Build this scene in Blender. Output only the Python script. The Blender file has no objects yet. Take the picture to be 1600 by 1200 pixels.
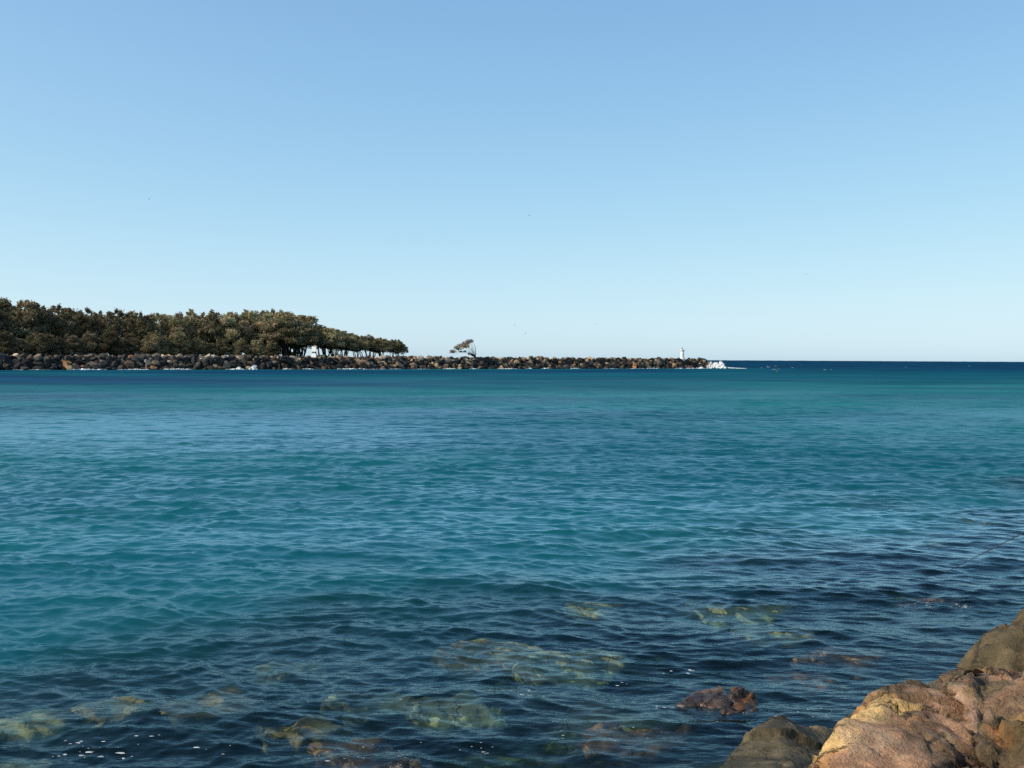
import bpy, bmesh, math, random
import numpy as np
from mathutils import Vector, Matrix, Euler

R = math.radians
sc = bpy.context.scene
COL = sc.collection

# ------------------------------------------------------------------ camera
F = 1716.0                                   # focal length in photo pixels (1600 wide)
CAM_H = 4.0
cam_d = bpy.data.cameras.new('camera')
cam_d.sensor_width = 36.0
cam_d.lens = 36.0 * F / 1600.0
cam_d.clip_start = 0.05
cam_d.clip_end = 30000
cam = bpy.data.objects.new('camera', cam_d)
COL.objects.link(cam)
CAM_R = Matrix.Rotation(R(90 - 1.312), 3, 'X') @ Matrix.Rotation(R(0.30), 3, 'Z')
cam.matrix_world = Matrix.Translation((0, 0, CAM_H)) @ CAM_R.to_4x4()
sc.camera = cam

# ------------------------------------------------------------------ light
SUN_EL, SUN_AZ = 37.0, 254.0                 # azimuth clockwise from +Y (the view direction): left, a little behind
to_sun = Vector((math.sin(R(SUN_AZ)) * math.cos(R(SUN_EL)), math.cos(R(SUN_AZ)) * math.cos(R(SUN_EL)), math.sin(R(SUN_EL))))
world = bpy.data.worlds.new('World')
sc.world = world
world.use_nodes = True
wn, wl = world.node_tree.nodes, world.node_tree.links
wn.clear()
sky = wn.new('ShaderNodeTexSky')
sky.sky_type = 'NISHITA'
sky.sun_disc = False
sky.sun_elevation = R(SUN_EL)
sky.sun_rotation = R(SUN_AZ)
sky.air_density = 0.5
sky.dust_density = 0.8
sky.ozone_density = 3.0
bg = wn.new('ShaderNodeBackground')
bg.inputs['Strength'].default_value = 0.15
wo = wn.new('ShaderNodeOutputWorld')
# film response: each channel of the sky rolls off towards white
sep = wn.new('ShaderNodeSeparateColor'); cmb = wn.new('ShaderNodeCombineColor')
wl.new(sky.outputs[0], sep.inputs[0])
for ch, gain in enumerate((0.348, 0.455, 0.515)):
    m1 = wn.new('ShaderNodeMath'); m1.operation = 'MULTIPLY'; m1.inputs[1].default_value = -gain
    m2 = wn.new('ShaderNodeMath'); m2.operation = 'EXPONENT'
    m3 = wn.new('ShaderNodeMath'); m3.operation = 'MULTIPLY_ADD'; m3.inputs[1].default_value = -4.55; m3.inputs[2].default_value = 4.55
    wl.new(sep.outputs[ch], m1.inputs[0]); wl.new(m1.outputs[0], m2.inputs[0]); wl.new(m2.outputs[0], m3.inputs[0]); wl.new(m3.outputs[0], cmb.inputs[ch])
wl.new(cmb.outputs[0], bg.inputs['Color'])
wl.new(bg.outputs[0], wo.inputs['Surface'])
sun_d = bpy.data.lights.new('sun', 'SUN')
sun_d.energy = 3.2
sun_d.angle = R(0.5)
sun_d.color = (1.0, 0.88, 0.72)
sun = bpy.data.objects.new('sun', sun_d)
sun.rotation_euler = (-to_sun).to_track_quat('-Z', 'Y').to_euler()
COL.objects.link(sun)
sc.view_settings.view_transform = 'Standard'
sc.view_settings.look = 'None'
sc.view_settings.exposure = 0.55
sc.view_settings.gamma = 1.0
sc.view_settings.use_curve_mapping = False
sc.cycles.max_bounces = 6
sc.cycles.use_denoising = False
sc.cycles.transparent_max_bounces = 8
sc.cycles.caustics_reflective = False
sc.cycles.caustics_refractive = False

# ------------------------------------------------------------------ helpers
def at(px, py, Y):
    """world point on the ray through a photo pixel, at forward distance Y"""
    d = CAM_R @ Vector(((px - 800) / F, (600 - py) / F, -1.0))
    t = Y / d.y
    return Vector((d.x * t, Y, CAM_H + d.z * t))

def at_z(px, py, z):
    d = CAM_R @ Vector(((px - 800) / F, (600 - py) / F, -1.0))
    t = (z - CAM_H) / d.z
    return Vector((d.x * t, d.y * t, z))

def tag(o, label=None, cat=None, group=None, kind=None):
    if label: o['label'] = label
    if cat: o['category'] = cat
    if group: o['group'] = group
    if kind: o['kind'] = kind
    return o

def empty(name, loc=(0, 0, 0), rz=0.0, scale=1.0):
    o = bpy.data.objects.new(name, None)
    o.location = loc
    o.rotation_euler = (0, 0, rz)
    o.scale = (scale,) * 3 if not hasattr(scale, '__len__') else scale
    o.empty_display_size = 0.2
    COL.objects.link(o)
    return o

def link(name, me, parent=None, loc=None):
    o = bpy.data.objects.new(name, me)
    COL.objects.link(o)
    if parent: o.parent = parent
    if loc is not None: o.location = loc
    return o

def mesh_np(name, verts, faces, mats=(), smooth=False, fmat=None):
    """faces: array (n,3) or (n,4)"""
    verts = np.asarray(verts, np.float32); faces = np.asarray(faces, np.int32)
    me = bpy.data.meshes.new(name)
    n, k = faces.shape
    me.vertices.add(len(verts)); me.vertices.foreach_set('co', verts.ravel())
    me.loops.add(n * k); me.loops.foreach_set('vertex_index', faces.ravel())
    me.polygons.add(n)
    me.polygons.foreach_set('loop_start', np.arange(0, n * k, k, dtype=np.int32))
    for m in mats: me.materials.append(m)
    if fmat is not None: me.polygons.foreach_set('material_index', np.asarray(fmat, np.int32))
    me.polygons.foreach_set('use_smooth', np.full(n, smooth, dtype=bool))
    me.update(calc_edges=True)
    me.validate()
    return me

def attr_f(me, name, vals):
    a = me.attributes.new(name, 'FLOAT', 'POINT'); a.data.foreach_set('value', np.asarray(vals, np.float32))

def attr_c(me, name, cols):
    c = np.ones((len(cols), 4), np.float32); c[:, :3] = cols
    a = me.attributes.new(name, 'FLOAT_COLOR', 'POINT'); a.data.foreach_set('color', c.ravel())

# ---- numpy gradient noise
def _h(ix, iy, iz, seed):
    h = (ix.astype(np.uint32) * np.uint32(374761393) + iy.astype(np.uint32) * np.uint32(668265263)
         + iz.astype(np.uint32) * np.uint32(2147483647) + np.uint32((seed * 1274126177) & 0xffffffff))
    h = (h ^ (h >> np.uint32(13))) * np.uint32(1274126177)
    h = (h ^ (h >> np.uint32(16))) * np.uint32(2246822519)
    return ((h ^ (h >> np.uint32(15))) & np.uint32(0xffffff)).astype(np.float32) / 8388607.5 - 1.0

def vnoise(p, seed=0):
    p = np.asarray(p, np.float32)
    i = np.floor(p); f = p - i; i = i.astype(np.int64)
    u = f * f * f * (f * (f * 6 - 15) + 10)
    x, y, z = i[:, 0], i[:, 1], i[:, 2]
    r = 0
    for a in (0, 1):
        wx = u[:, 0] if a else 1 - u[:, 0]
        for b in (0, 1):
            wy = u[:, 1] if b else 1 - u[:, 1]
            for c in (0, 1):
                wz = u[:, 2] if c else 1 - u[:, 2]
                r = r + wx * wy * wz * _h(x + a, y + b, z + c, seed)
    return r

def fbm(p, scale, octv=4, seed=0, gain=0.5):
    p = np.asarray(p, np.float32) * scale
    s, a = 0, 1.0
    for k in range(octv):
        s = s + a * vnoise(p + 17.3 * k, seed + k); a *= gain; p = p * 2.03
    return s

def sstep(a, b, x):
    t = np.clip((x - a) / (b - a), 0, 1)
    return t * t * (3 - 2 * t)

# ------------------------------------------------------------------ materials
def new_mat(name):
    m = bpy.data.materials.new(name); m.use_nodes = True
    nt = m.node_tree; nt.nodes.clear()
    out = nt.nodes.new('ShaderNodeOutputMaterial')
    return m, nt.nodes, nt.links, out

def simple_mat(name, col, rough=0.7, noise=0.0, nscale=3.0, bump=0.0, spec=0.4):
    m, n, l, out = new_mat(name)
    b = n.new('ShaderNodeBsdfPrincipled'); l.new(b.outputs[0], out.inputs['Surface'])
    b.inputs['Roughness'].default_value = rough
    b.inputs['Specular IOR Level'].default_value = spec
    b.inputs['Base Color'].default_value = (*col, 1)
    if noise or bump:
        tc = n.new('ShaderNodeTexCoord')
        tx = n.new('ShaderNodeTexNoise'); tx.inputs['Scale'].default_value = nscale; tx.inputs['Detail'].default_value = 6
        l.new(tc.outputs['Object'], tx.inputs['Vector'])
        if noise:
            rm = n.new('ShaderNodeMapRange')
            rm.inputs['From Min'].default_value = 0.3; rm.inputs['From Max'].default_value = 0.7
            rm.inputs['To Min'].default_value = 1 - noise; rm.inputs['To Max'].default_value = 1 + noise
            l.new(tx.outputs[0], rm.inputs['Value'])
            mx = n.new('ShaderNodeVectorMath'); mx.operation = 'SCALE'
            mx.inputs[0].default_value = col
            l.new(rm.outputs[0], mx.inputs['Scale'])
            l.new(mx.outputs[0], b.inputs['Base Color'])
        if bump:
            bp = n.new('ShaderNodeBump'); bp.inputs['Strength'].default_value = 0.6; bp.inputs['Distance'].default_value = bump
            l.new(tx.outputs[0], bp.inputs['Height']); l.new(bp.outputs[0], b.inputs['Normal'])
    return m

def rock_mat(name, rough=0.75, bump=0.006, scale=14.0, spec=0.3, contrast=0.35, crack_scale=4.0):
    """colour from the mesh's own 'rock' colours, with grain, mineral flecks and fine relief"""
    m, n, l, out = new_mat(name)
    b = n.new('ShaderNodeBsdfPrincipled'); l.new(b.outputs[0], out.inputs['Surface'])
    b.inputs['Roughness'].default_value = rough
    b.inputs['Specular IOR Level'].default_value = spec
    at_ = n.new('ShaderNodeAttribute'); at_.attribute_name = 'rock'
    tc = n.new('ShaderNodeTexCoord')
    t1 = n.new('ShaderNodeTexNoise'); t1.inputs['Scale'].default_value = scale; t1.inputs['Detail'].default_value = 9; t1.inputs['Roughness'].default_value = 0.68
    l.new(tc.outputs['Object'], t1.inputs['Vector'])
    t2 = n.new('ShaderNodeTexNoise'); t2.inputs['Scale'].default_value = scale * 9; t2.inputs['Detail'].default_value = 4
    l.new(tc.outputs['Object'], t2.inputs['Vector'])
    r1 = n.new('ShaderNodeMapRange'); r1.inputs['From Min'].default_value = 0.3; r1.inputs['From Max'].default_value = 0.7
    r1.inputs['To Min'].default_value = 1 - contrast; r1.inputs['To Max'].default_value = 1 + contrast
    l.new(t1.outputs[0], r1.inputs['Value'])
    r2 = n.new('ShaderNodeMapRange'); r2.inputs['From Min'].default_value = 0.3; r2.inputs['From Max'].default_value = 0.7
    r2.inputs['To Min'].default_value = 0.8; r2.inputs['To Max'].default_value = 1.2
    l.new(t2.outputs[0], r2.inputs['Value'])
    mm = n.new('ShaderNodeMath'); mm.operation = 'MULTIPLY'
    l.new(r1.outputs[0], mm.inputs[0]); l.new(r2.outputs[0], mm.inputs[1])
    # hairline cracks, broken up so that only some of them show
    wp = n.new('ShaderNodeMixRGB'); wp.blend_type = 'LINEAR_LIGHT'; wp.inputs[0].default_value = 0.10
    l.new(tc.outputs['Object'], wp.inputs[1]); l.new(t1.outputs['Color'], wp.inputs[2])
    vo = n.new('ShaderNodeTexVoronoi'); vo.feature = 'DISTANCE_TO_EDGE'; vo.inputs['Scale'].default_value = crack_scale
    l.new(wp.outputs[0], vo.inputs['Vector'])
    ck = n.new('ShaderNodeMapRange'); ck.interpolation_type = 'SMOOTHSTEP'; ck.inputs['From Min'].default_value = 0.0; ck.inputs['From Max'].default_value = 0.035
    l.new(vo.outputs['Distance'], ck.inputs['Value'])
    t3 = n.new('ShaderNodeTexNoise'); t3.inputs['Scale'].default_value = crack_scale * .6; t3.inputs['Detail'].default_value = 2
    l.new(tc.outputs['Object'], t3.inputs['Vector'])
    ms = n.new('ShaderNodeMapRange'); ms.inputs['From Min'].default_value = 0.46; ms.inputs['From Max'].default_value = 0.56
    l.new(t3.outputs[0], ms.inputs['Value'])
    ckm = n.new('ShaderNodeMath'); ckm.operation = 'MAXIMUM'; l.new(ck.outputs[0], ckm.inputs[0]); l.new(ms.outputs[0], ckm.inputs[1])
    ckc = n.new('ShaderNodeMapRange'); ckc.inputs['To Min'].default_value = 0.35; ckc.inputs['To Max'].default_value = 1.0
    l.new(ckm.outputs[0], ckc.inputs['Value'])
    mm2 = n.new('ShaderNodeMath'); mm2.operation = 'MULTIPLY'; l.new(mm.outputs[0], mm2.inputs[0]); l.new(ckc.outputs[0], mm2.inputs[1])
    vs = n.new('ShaderNodeVectorMath'); vs.operation = 'SCALE'
    l.new(at_.outputs['Color'], vs.inputs[0]); l.new(mm2.outputs[0], vs.inputs['Scale'])
    l.new(vs.outputs[0], b.inputs['Base Color'])
    ad = n.new('ShaderNodeMath'); ad.operation = 'MULTIPLY_ADD'; ad.inputs[1].default_value = 0.3
    l.new(t2.outputs[0], ad.inputs[0]); l.new(t1.outputs[0], ad.inputs[2])
    ad2 = n.new('ShaderNodeMath'); ad2.operation = 'MULTIPLY_ADD'; ad2.inputs[1].default_value = 0.45
    l.new(ckm.outputs[0], ad2.inputs[0]); l.new(ad.outputs[0], ad2.inputs[2])
    bp = n.new('ShaderNodeBump'); bp.inputs['Strength'].default_value = 0.9; bp.inputs['Distance'].default_value = bump
    l.new(ad2.outputs[0], bp.inputs['Height']); l.new(bp.outputs[0], b.inputs['Normal'])
    return m

M_ROCK = rock_mat('dry_rock', bump=0.045, scale=12.0, contrast=0.42, crack_scale=4.5)
M_WET = rock_mat('wet_rock', rough=0.28, bump=0.02, scale=9.0, spec=0.6)
M_WEED = rock_mat('seaweed', rough=0.35, bump=0.02, scale=16.0, spec=0.5)
M_SEABED = rock_mat('seabed_rock', rough=0.9, bump=0.03, scale=3.0, spec=0.1, contrast=0.6)
M_FOAM = simple_mat('foam_white', (0.86, 0.86, 0.84), 0.9, spec=0.1)
M_WHITE = simple_mat('white_paint', (0.82, 0.80, 0.77), 0.6, noise=0.04, nscale=1.5)
M_DARK = simple_mat('dark_metal', (0.016, 0.016, 0.018), 0.5)
M_GREYP = simple_mat('grey_metal', (0.32, 0.34, 0.36), 0.5)

# ------------------------------------------------------------------ shore and sea floor
NSH = np.array((-0.66, 0.75))                # from the near shore out over the water

def bed(x, y):
    d = NSH[0] * x + NSH[1] * y + 0.5 * np.sin(x * 0.7 + y * 0.3)
    z = np.where(d < 5.0, (5.0 - d) * 0.5, 0.0)
    z = np.minimum(z, 2.2)
    z = z - 0.14 * np.clip(d - 5.0, 0, 7.6) - 5.0 * sstep(11.8, 24, d)
    return z, d

# sea floor and bank, one sheet
def grid_sheet(xs, ys):
    X, Y = np.meshgrid(xs, ys); nx, ny = len(xs), len(ys)
    i = np.arange(nx * ny).reshape(ny, nx)
    f = np.stack([i[:-1, :-1], i[:-1, 1:], i[1:, 1:], i[1:, :-1]], -1).reshape(-1, 4)
    return X.ravel(), Y.ravel(), f

xs = np.unique(np.concatenate([np.linspace(-400, -30, 30), np.linspace(-30, 40, 280), np.linspace(40, 400, 30)]))
ys = np.unique(np.concatenate([np.linspace(-60, 2, 30), np.linspace(2, 45, 200), np.linspace(45, 330, 40)]))
gx, gy, gf = grid_sheet(xs, ys)
gz, gd = bed(gx, gy)
p3 = np.stack([gx, gy, gz], 1)
rub = fbm(p3 * (1, 1, 0), 0.9, 4, 5)
near = sstep(16, 12, gd)
gz = gz + near * (0.22 * rub + 0.10 * fbm(p3 * (1, 1, 0), 3.1, 3, 9))
base = np.array((0.028, 0.026, 0.017)); sand = np.array((0.25, 0.27, 0.16)); dry = np.array((0.12, 0.10, 0.075))
cm = sstep(0.15, 0.6, fbm(p3 * (1, 1, 0), 0.55, 3, 21))[:, None]
gcol = base * (1 - 0.7 * cm) + np.array((0.26, 0.24, 0.10)) * 0.7 * cm
dw = sstep(0.1, 0.5, gz)[:, None]
gcol = gcol * (1 - dw) + dry * dw
me = mesh_np('ground', np.stack([gx, gy, gz], 1), gf, [M_SEABED], smooth=True)
attr_c(me, 'rock', gcol)
tag(link('ground', me), kind='structure')

# ------------------------------------------------------------------ breakwater line (needed by the water too)
BW_A = np.array((-149.0, 319.0)); BW_B = np.array((92.0, 516.0))
BW_D = (BW_B - BW_A) / np.linalg.norm(BW_B - BW_A)
BW_N = np.array((BW_D[1], -BW_D[0]))         # towards the camera side
BW_LEN = float(np.linalg.norm(BW_B - BW_A))

# ------------------------------------------------------------------ water
rng = np.random.default_rng(11)
NW = 150
lam = np.exp(np.linspace(math.log(0.11), math.log(6.0), NW)) * rng.uniform(0.93, 1.07, NW)
kk = 2 * math.pi / lam
th = R(-100) + rng.normal(0, R(24), NW) + np.where(rng.random(NW) < 0.14, R(60), 0)
ph = rng.uniform(0, 2 * math.pi, NW)
slope = 0.036 * np.where(lam < 0.55, 1.0, (0.55 / lam) ** 0.7) * np.where(lam < 0.18, (lam / 0.18) ** 0.5, 1.0)
amp = slope / kk

def waves(x, y, spacing):
    z = np.zeros_like(x); dx = np.zeros_like(x); dy = np.zeros_like(x); lost = np.zeros_like(x)
    # gusts: patches of rougher and calmer water; slow warping of the wave field
    P = np.stack([x, y, np.zeros_like(x)], 1)
    near = np.hypot(x, y) < 900
    gust = np.ones_like(x)
    q = P[near]
    qr = np.stack([q[:, 0] * .85 + q[:, 1] * .53, q[:, 1] * .85 - q[:, 0] * .53, 0 * q[:, 0]], 1)
    gust[near] = 1.0 + 0.28 * fbm(qr * (0.05, 0.08, 0), 1.0, 4, 31)
    wx = np.zeros_like(x); wy = np.zeros_like(x)
    wx[near] = 0.35 * vnoise(q * 0.45, 41) + 0.06 * vnoise(q * 2.1, 43)
    wy[near] = 0.35 * vnoise(q * 0.45, 42) + 0.06 * vnoise(q * 2.1, 44)
    for j in range(NW):
        fade = np.clip((lam[j] / spacing - 2.0) / 1.6, 0, 1)
        lost += (slope[j] * gust) ** 2 / 2 * (1 - fade ** 2)
        idx = fade > 0
        if not idx.any(): continue
        c, s = math.cos(th[j]), math.sin(th[j])
        a = kk[j] * (c * (x[idx] + wx[idx]) + s * (y[idx] + wy[idx])) + ph[j]
        A = amp[j] * fade[idx] * gust[idx]
        z[idx] += A * np.cos(a)
        sn = np.sin(a) * A * 1.05
        dx[idx] -= c * sn; dy[idx] -= s * sn
    return z, dx, dy, lost

def build_water():
    r = [3.5]
    while r[-1] < 14000:
        v = r[-1]
        if v < 12: st = 0.032
        elif v < 700: st = v * float(np.interp(v, (90, 300), (0.0029, 0.0075)))
        else: st = 0.06 * v
        r.append(v + st)
    r = np.array(r)
    ang = np.concatenate([np.linspace(-110, -52, 24)[:-1], np.linspace(-52, -29, 95)[:-1], np.linspace(-29, 29, 470), np.linspace(29, 52, 95)[1:], np.linspace(52, 110, 24)[1:]])
    A, Rr = np.meshgrid(np.radians(ang), r)
    x = (Rr * np.sin(A)).ravel(); y = (Rr * np.cos(A)).ravel()
    sp = np.gradient(r)[:, None]
    da = np.gradient(np.radians(ang))[None, :]
    spacing = np.maximum(sp + 0 * da, Rr * da).ravel()
    z, dx, dy, lost = waves(x, y, spacing)
    d = NSH[0] * x + NSH[1] * y
    # calm right at the near bank
    calm = sstep(4.5, 9.5, d) * 0.75 + 0.25
    z *= calm; dx *= calm; dy *= calm
    # long ocean swell outside the entrance
    far = sstep(600, 1500, y)
    z = z + far * (0.7 * np.sin(x * 0.021 + y * 0.004) + 0.5 * np.sin(x * 0.047 - y * 0.003 + 1.3))
    nr, na = len(r), len(ang)
    i = np.arange(nr * na).reshape(nr, na)
    f = np.stack([i[:-1, :-1], i[1:, :-1], i[1:, 1:], i[:-1, 1:]], -1).reshape(-1, 4)
    f = f[:, ::-1]
    v = np.stack([x + dx, y + dy, z], 1)
    me = mesh_np('water', v, f, [], smooth=True)
    # depth, water colour and unresolved roughness, all from the place itself
    P = np.stack([x, y, 0 * x], 1)
    patch = fbm(P * (0.22, 0.22, 0), 1.0, 4, 91)
    bz, dd = bed(x, y)
    bz = bz - 5.0 * (sstep(11.8, 24, d + 2.0 * patch) - sstep(11.8, 24, d))
    depth = np.clip(-bz, 0, 10)
    n1 = fbm(P * (0.010, 0.016, 0), 1.0, 3, 61)
    n2 = fbm(P * (0.045, 0.075, 0), 1.0, 3, 67)
    teal = np.array((0.002, 0.090, 0.122)); green = np.array((0.003, 0.102, 0.104)); blue = np.array((0.002, 0.044, 0.098)); ocean = np.array((0.003, 0.038, 0.085))
    c = teal + (green - teal) * np.clip(0.35 + 0.6 * n2, 0, 1)[:, None]
    # distance this side of the breakwater
    sb = (BW_A[0] - x) * BW_N[0] + (BW_A[1] - y) * BW_N[1]
    sb = -sb
    ch = sstep(105, 165, d + 55 * n1) * sstep(-2, 45, sb + 20 * n1)   # deep channel
    bw_out = sstep(0, 40, (x - BW_B[0]) * BW_D[0] + (y - BW_B[1]) * BW_D[1])
    ch = np.maximum(ch * (1 - 0.55 * sstep(0.0, 0.5, n1 + 0.6 * (x > 60))), 0)
    c = c + (blue - c) * ch[:, None]
    oc = sstep(330, 620, y + 60 * n1) * np.maximum(sstep(-60, 60, x - 60), sstep(600, 700, y))
    c = c + (ocean - c) * oc[:, None]
    c = c * (1 + 0.22 * n2)[:, None]
    shoal = sstep(20.0, 9.5, d + 2.0 * patch)[:, None]
    c = c * (1 - shoal) + np.array((0.005, 0.034, 0.036)) * shoal
    attr_c(me, 'body', np.clip(c, 0, 1))
    attr_f(me, 'depth', depth)
    rr_ = np.hypot(x, y)
    sheen = np.interp(np.log(rr_), np.log((12, 20, 32, 60, 100, 170, 260, 420, 900)), (.70, .82, .95, .62, .32, .14, .06, .03, .02))
    gs = np.zeros_like(x); nm = rr_ < 900
    rot = np.stack([P[nm][:, 0] * .85 + P[nm][:, 1] * .53, P[nm][:, 1] * .85 - P[nm][:, 0] * .53, 0 * P[nm][:, 0]], 1)
    gs[nm] = fbm(rot * (0.05, 0.08, 0), 1.0, 4, 31) + .6 * fbm(rot * (0.02, 0.045, 0), 1.0, 4, 37)
    attr_f(me, 'sheen', sheen * np.clip(1 - .32 * gs, .45, 1.45))
    attr_f(me, 'rough', np.sqrt(np.clip(lost, 0, 1)))
    return me, v, d

# water material: sky reflection by Fresnel over a body that is clear where shallow and coloured by scattering where deep
m, n, l, out = new_mat('sea_water')
geo = n.new('ShaderNodeTexCoord')
def noise_node(sx, sy, detail, rough=0.55):
    mp = n.new('ShaderNodeMapping'); mp.inputs['Scale'].default_value = (sx, sy, 1)
    mp.inputs['Rotation'].default_value = (0, 0, R(-8))
    l.new(geo.outputs['Object'], mp.inputs['Vector'])
    t = n.new('ShaderNodeTexNoise'); t.inputs['Scale'].default_value = 1; t.inputs['Detail'].default_value = detail; t.inputs['Roughness'].default_value = rough
    l.new(mp.outputs[0], t.inputs['Vector'])
    return t
t_fine = noise_node(4.0, 8.0, 2, 0.5)
bp1 = n.new('ShaderNodeBump'); bp1.inputs['Strength'].default_value = 1.0; bp1.inputs['Distance'].default_value = 0.016
l.new(t_fine.outputs[0], bp1.inputs['Height'])
t_mid = noise_node(0.55, 1.35, 4, 0.6)
bp2 = n.new('ShaderNodeBump'); bp2.inputs['Strength'].default_value = 1.0; bp2.inputs['Distance'].default_value = 0.10
l.new(t_mid.outputs[0], bp2.inputs['Height']); l.new(bp1.outputs[0], bp2.inputs['Normal'])
a_r = n.new('ShaderNodeAttribute'); a_r.attribute_name = 'rough'
rr = n.new('ShaderNodeMapRange'); rr.inputs['From Min'].default_value = 0.0; rr.inputs['From Max'].default_value = 0.16
rr.inputs['To Min'].default_value = 0.02; rr.inputs['To Max'].default_value = 0.34
l.new(a_r.outputs['Fac'], rr.inputs['Value'])
gl = n.new('ShaderNodeBsdfGlossy'); gl.inputs['Color'].default_value = (0.74, 0.95, 1, 1)
bs = n.new('ShaderNodeMapRange'); bs.inputs['From Min'].default_value = 0.0; bs.inputs['From Max'].default_value = 0.14
l.new(a_r.outputs['Fac'], bs.inputs['Value']); l.new(bs.outputs[0], bp2.inputs['Strength'])
l.new(rr.outputs[0], gl.inputs['Roughness']); l.new(bp2.outputs[0], gl.inputs['Normal'])
fr = n.new('ShaderNodeFresnel'); fr.inputs['IOR'].default_value = 1.33
l.new(bp2.outputs[0], fr.inputs['Normal'])
frm = n.new('ShaderNodeMapRange'); frm.inputs['From Min'].default_value = 0.0; frm.inputs['From Max'].default_value = 1.0
frm.inputs['To Min'].default_value = 0.0
a_s = n.new('ShaderNodeAttribute'); a_s.attribute_name = 'sheen'
l.new(a_s.outputs['Fac'], frm.inputs['To Max'])
l.new(fr.outputs[0], frm.inputs['Value'])
ab = n.new('ShaderNodeAttribute'); ab.attribute_name = 'body'
ad = n.new('ShaderNodeAttribute'); ad.attribute_name = 'depth'
up = n.new('ShaderNodeCombineXYZ'); up.inputs[2].default_value = 1.0
df = n.new('ShaderNodeBsdfDiffuse'); l.new(ab.outputs['Color'], df.inputs['Color']); l.new(up.outputs[0], df.inputs['Normal'])
tr = n.new('ShaderNodeBsdfTransparent'); tr.inputs['Color'].default_value = (0.82, 0.90, 0.84, 1)
dm = n.new('ShaderNodeMapRange'); dm.interpolation_type = 'SMOOTHSTEP'
dm.inputs['From Min'].default_value = 0.3; dm.inputs['From Max'].default_value = 2.6
dm.inputs['To Min'].default_value = 0.02; dm.inputs['To Max'].default_value = 1.0
l.new(ad.outputs['Fac'], dm.inputs['Value'])
t_mur = noise_node(0.9, 2.0, 4, 0.6)
mu = n.new('ShaderNodeMapRange'); mu.inputs['From Min'].default_value = 0.35; mu.inputs['From Max'].default_value = 0.65
mu.inputs['To Min'].default_value = 0.0; mu.inputs['To Max'].default_value = 0.15
l.new(t_mur.outputs[0], mu.inputs['Value'])
mxm = n.new('ShaderNodeMath'); mxm.operation = 'MAXIMUM'; l.new(mu.outputs[0], mxm.inputs[0]); l.new(dm.outputs[0], mxm.inputs[1])
mb = n.new('ShaderNodeMixShader'); l.new(mxm.outputs[0], mb.inputs[0]); l.new(tr.outputs[0], mb.inputs[1]); l.new(df.outputs[0], mb.inputs[2])
mw = n.new('ShaderNodeMixShader'); l.new(frm.outputs[0], mw.inputs[0]); l.new(mb.outputs[0], mw.inputs[1]); l.new(gl.outputs[0], mw.inputs[2])
l.new(mw.outputs[0], out.inputs['Surface'])
M_WATER = m
water_me, WV, WD = build_water()
water_me.materials.append(M_WATER)
tag(link('water', water_me), kind='structure')
# the water under the surface near the bank: it swallows red light with depth
m, n, l, out = new_mat('clear_green_water')
va = n.new('ShaderNodeVolumeAbsorption'); va.inputs['Color'].default_value = (0.42, 0.66, 0.50, 1); va.inputs['Density'].default_value = 1.0
l.new(va.outputs[0], out.inputs['Volume'])
bm = bmesh.new(); bmesh.ops.create_cube(bm, size=1)
for v in bm.verts: v.co = (v.co.x * 70 + 5, v.co.y * 60 + 30, -0.16 if v.co.z > 0 else -7.5)
me = bpy.data.meshes.new('water_depth'); bm.to_mesh(me); bm.free(); me.materials.append(m)
tag(link('water_depth', me), kind='structure')

def bw_s_at(px, off=0.0):
    # station along the breakwater seen at photo column px
    k = (px - 800) / F
    return (k * (BW_A[1] + BW_N[1] * off) - (BW_A[0] + BW_N[0] * off)) / (BW_D[0] - k * BW_D[1])

# ------------------------------------------------------------------ headland behind the breakwater
TOP = 4.5
def bwp(s, off=0.0, z=0.0):
    p = BW_A + BW_D * s + BW_N * off
    return Vector((p[0], p[1], z))
ss = np.linspace(-260, 195, 130); oo = np.concatenate([np.linspace(-2, -20, 10), np.linspace(-24, -160, 24)])
S, O = np.meshgrid(ss, oo)
pt = BW_A[None, None] + BW_D * S[..., None] + BW_N * O[..., None]
hz = 4.0 + 0.5 * fbm(np.stack([pt[..., 0].ravel(), pt[..., 1].ravel(), 0 * pt[..., 0].ravel()], 1), 0.05, 3, 71).reshape(S.shape)
wid = 120 * sstep(150, -40, S) + 9
hz = hz * sstep(wid + 10, wid, -O) * sstep(194, 184, S) - 1.5 * (1 - sstep(wid + 10, wid, -O) * sstep(194, 184, S))
i = np.arange(S.size).reshape(S.shape)
f = np.stack([i[:-1, :-1], i[1:, :-1], i[1:, 1:], i[:-1, 1:]], -1).reshape(-1, 4)
M_SOIL = simple_mat('sandy_soil', (0.10, 0.085, 0.055), 0.95, noise=0.4, nscale=0.3)
tag(link('headland_ground', mesh_np('headland', np.stack([pt[..., 0].ravel(), pt[..., 1].ravel(), hz.ravel()], 1), f, [M_SOIL], True)), kind='structure')

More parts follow.
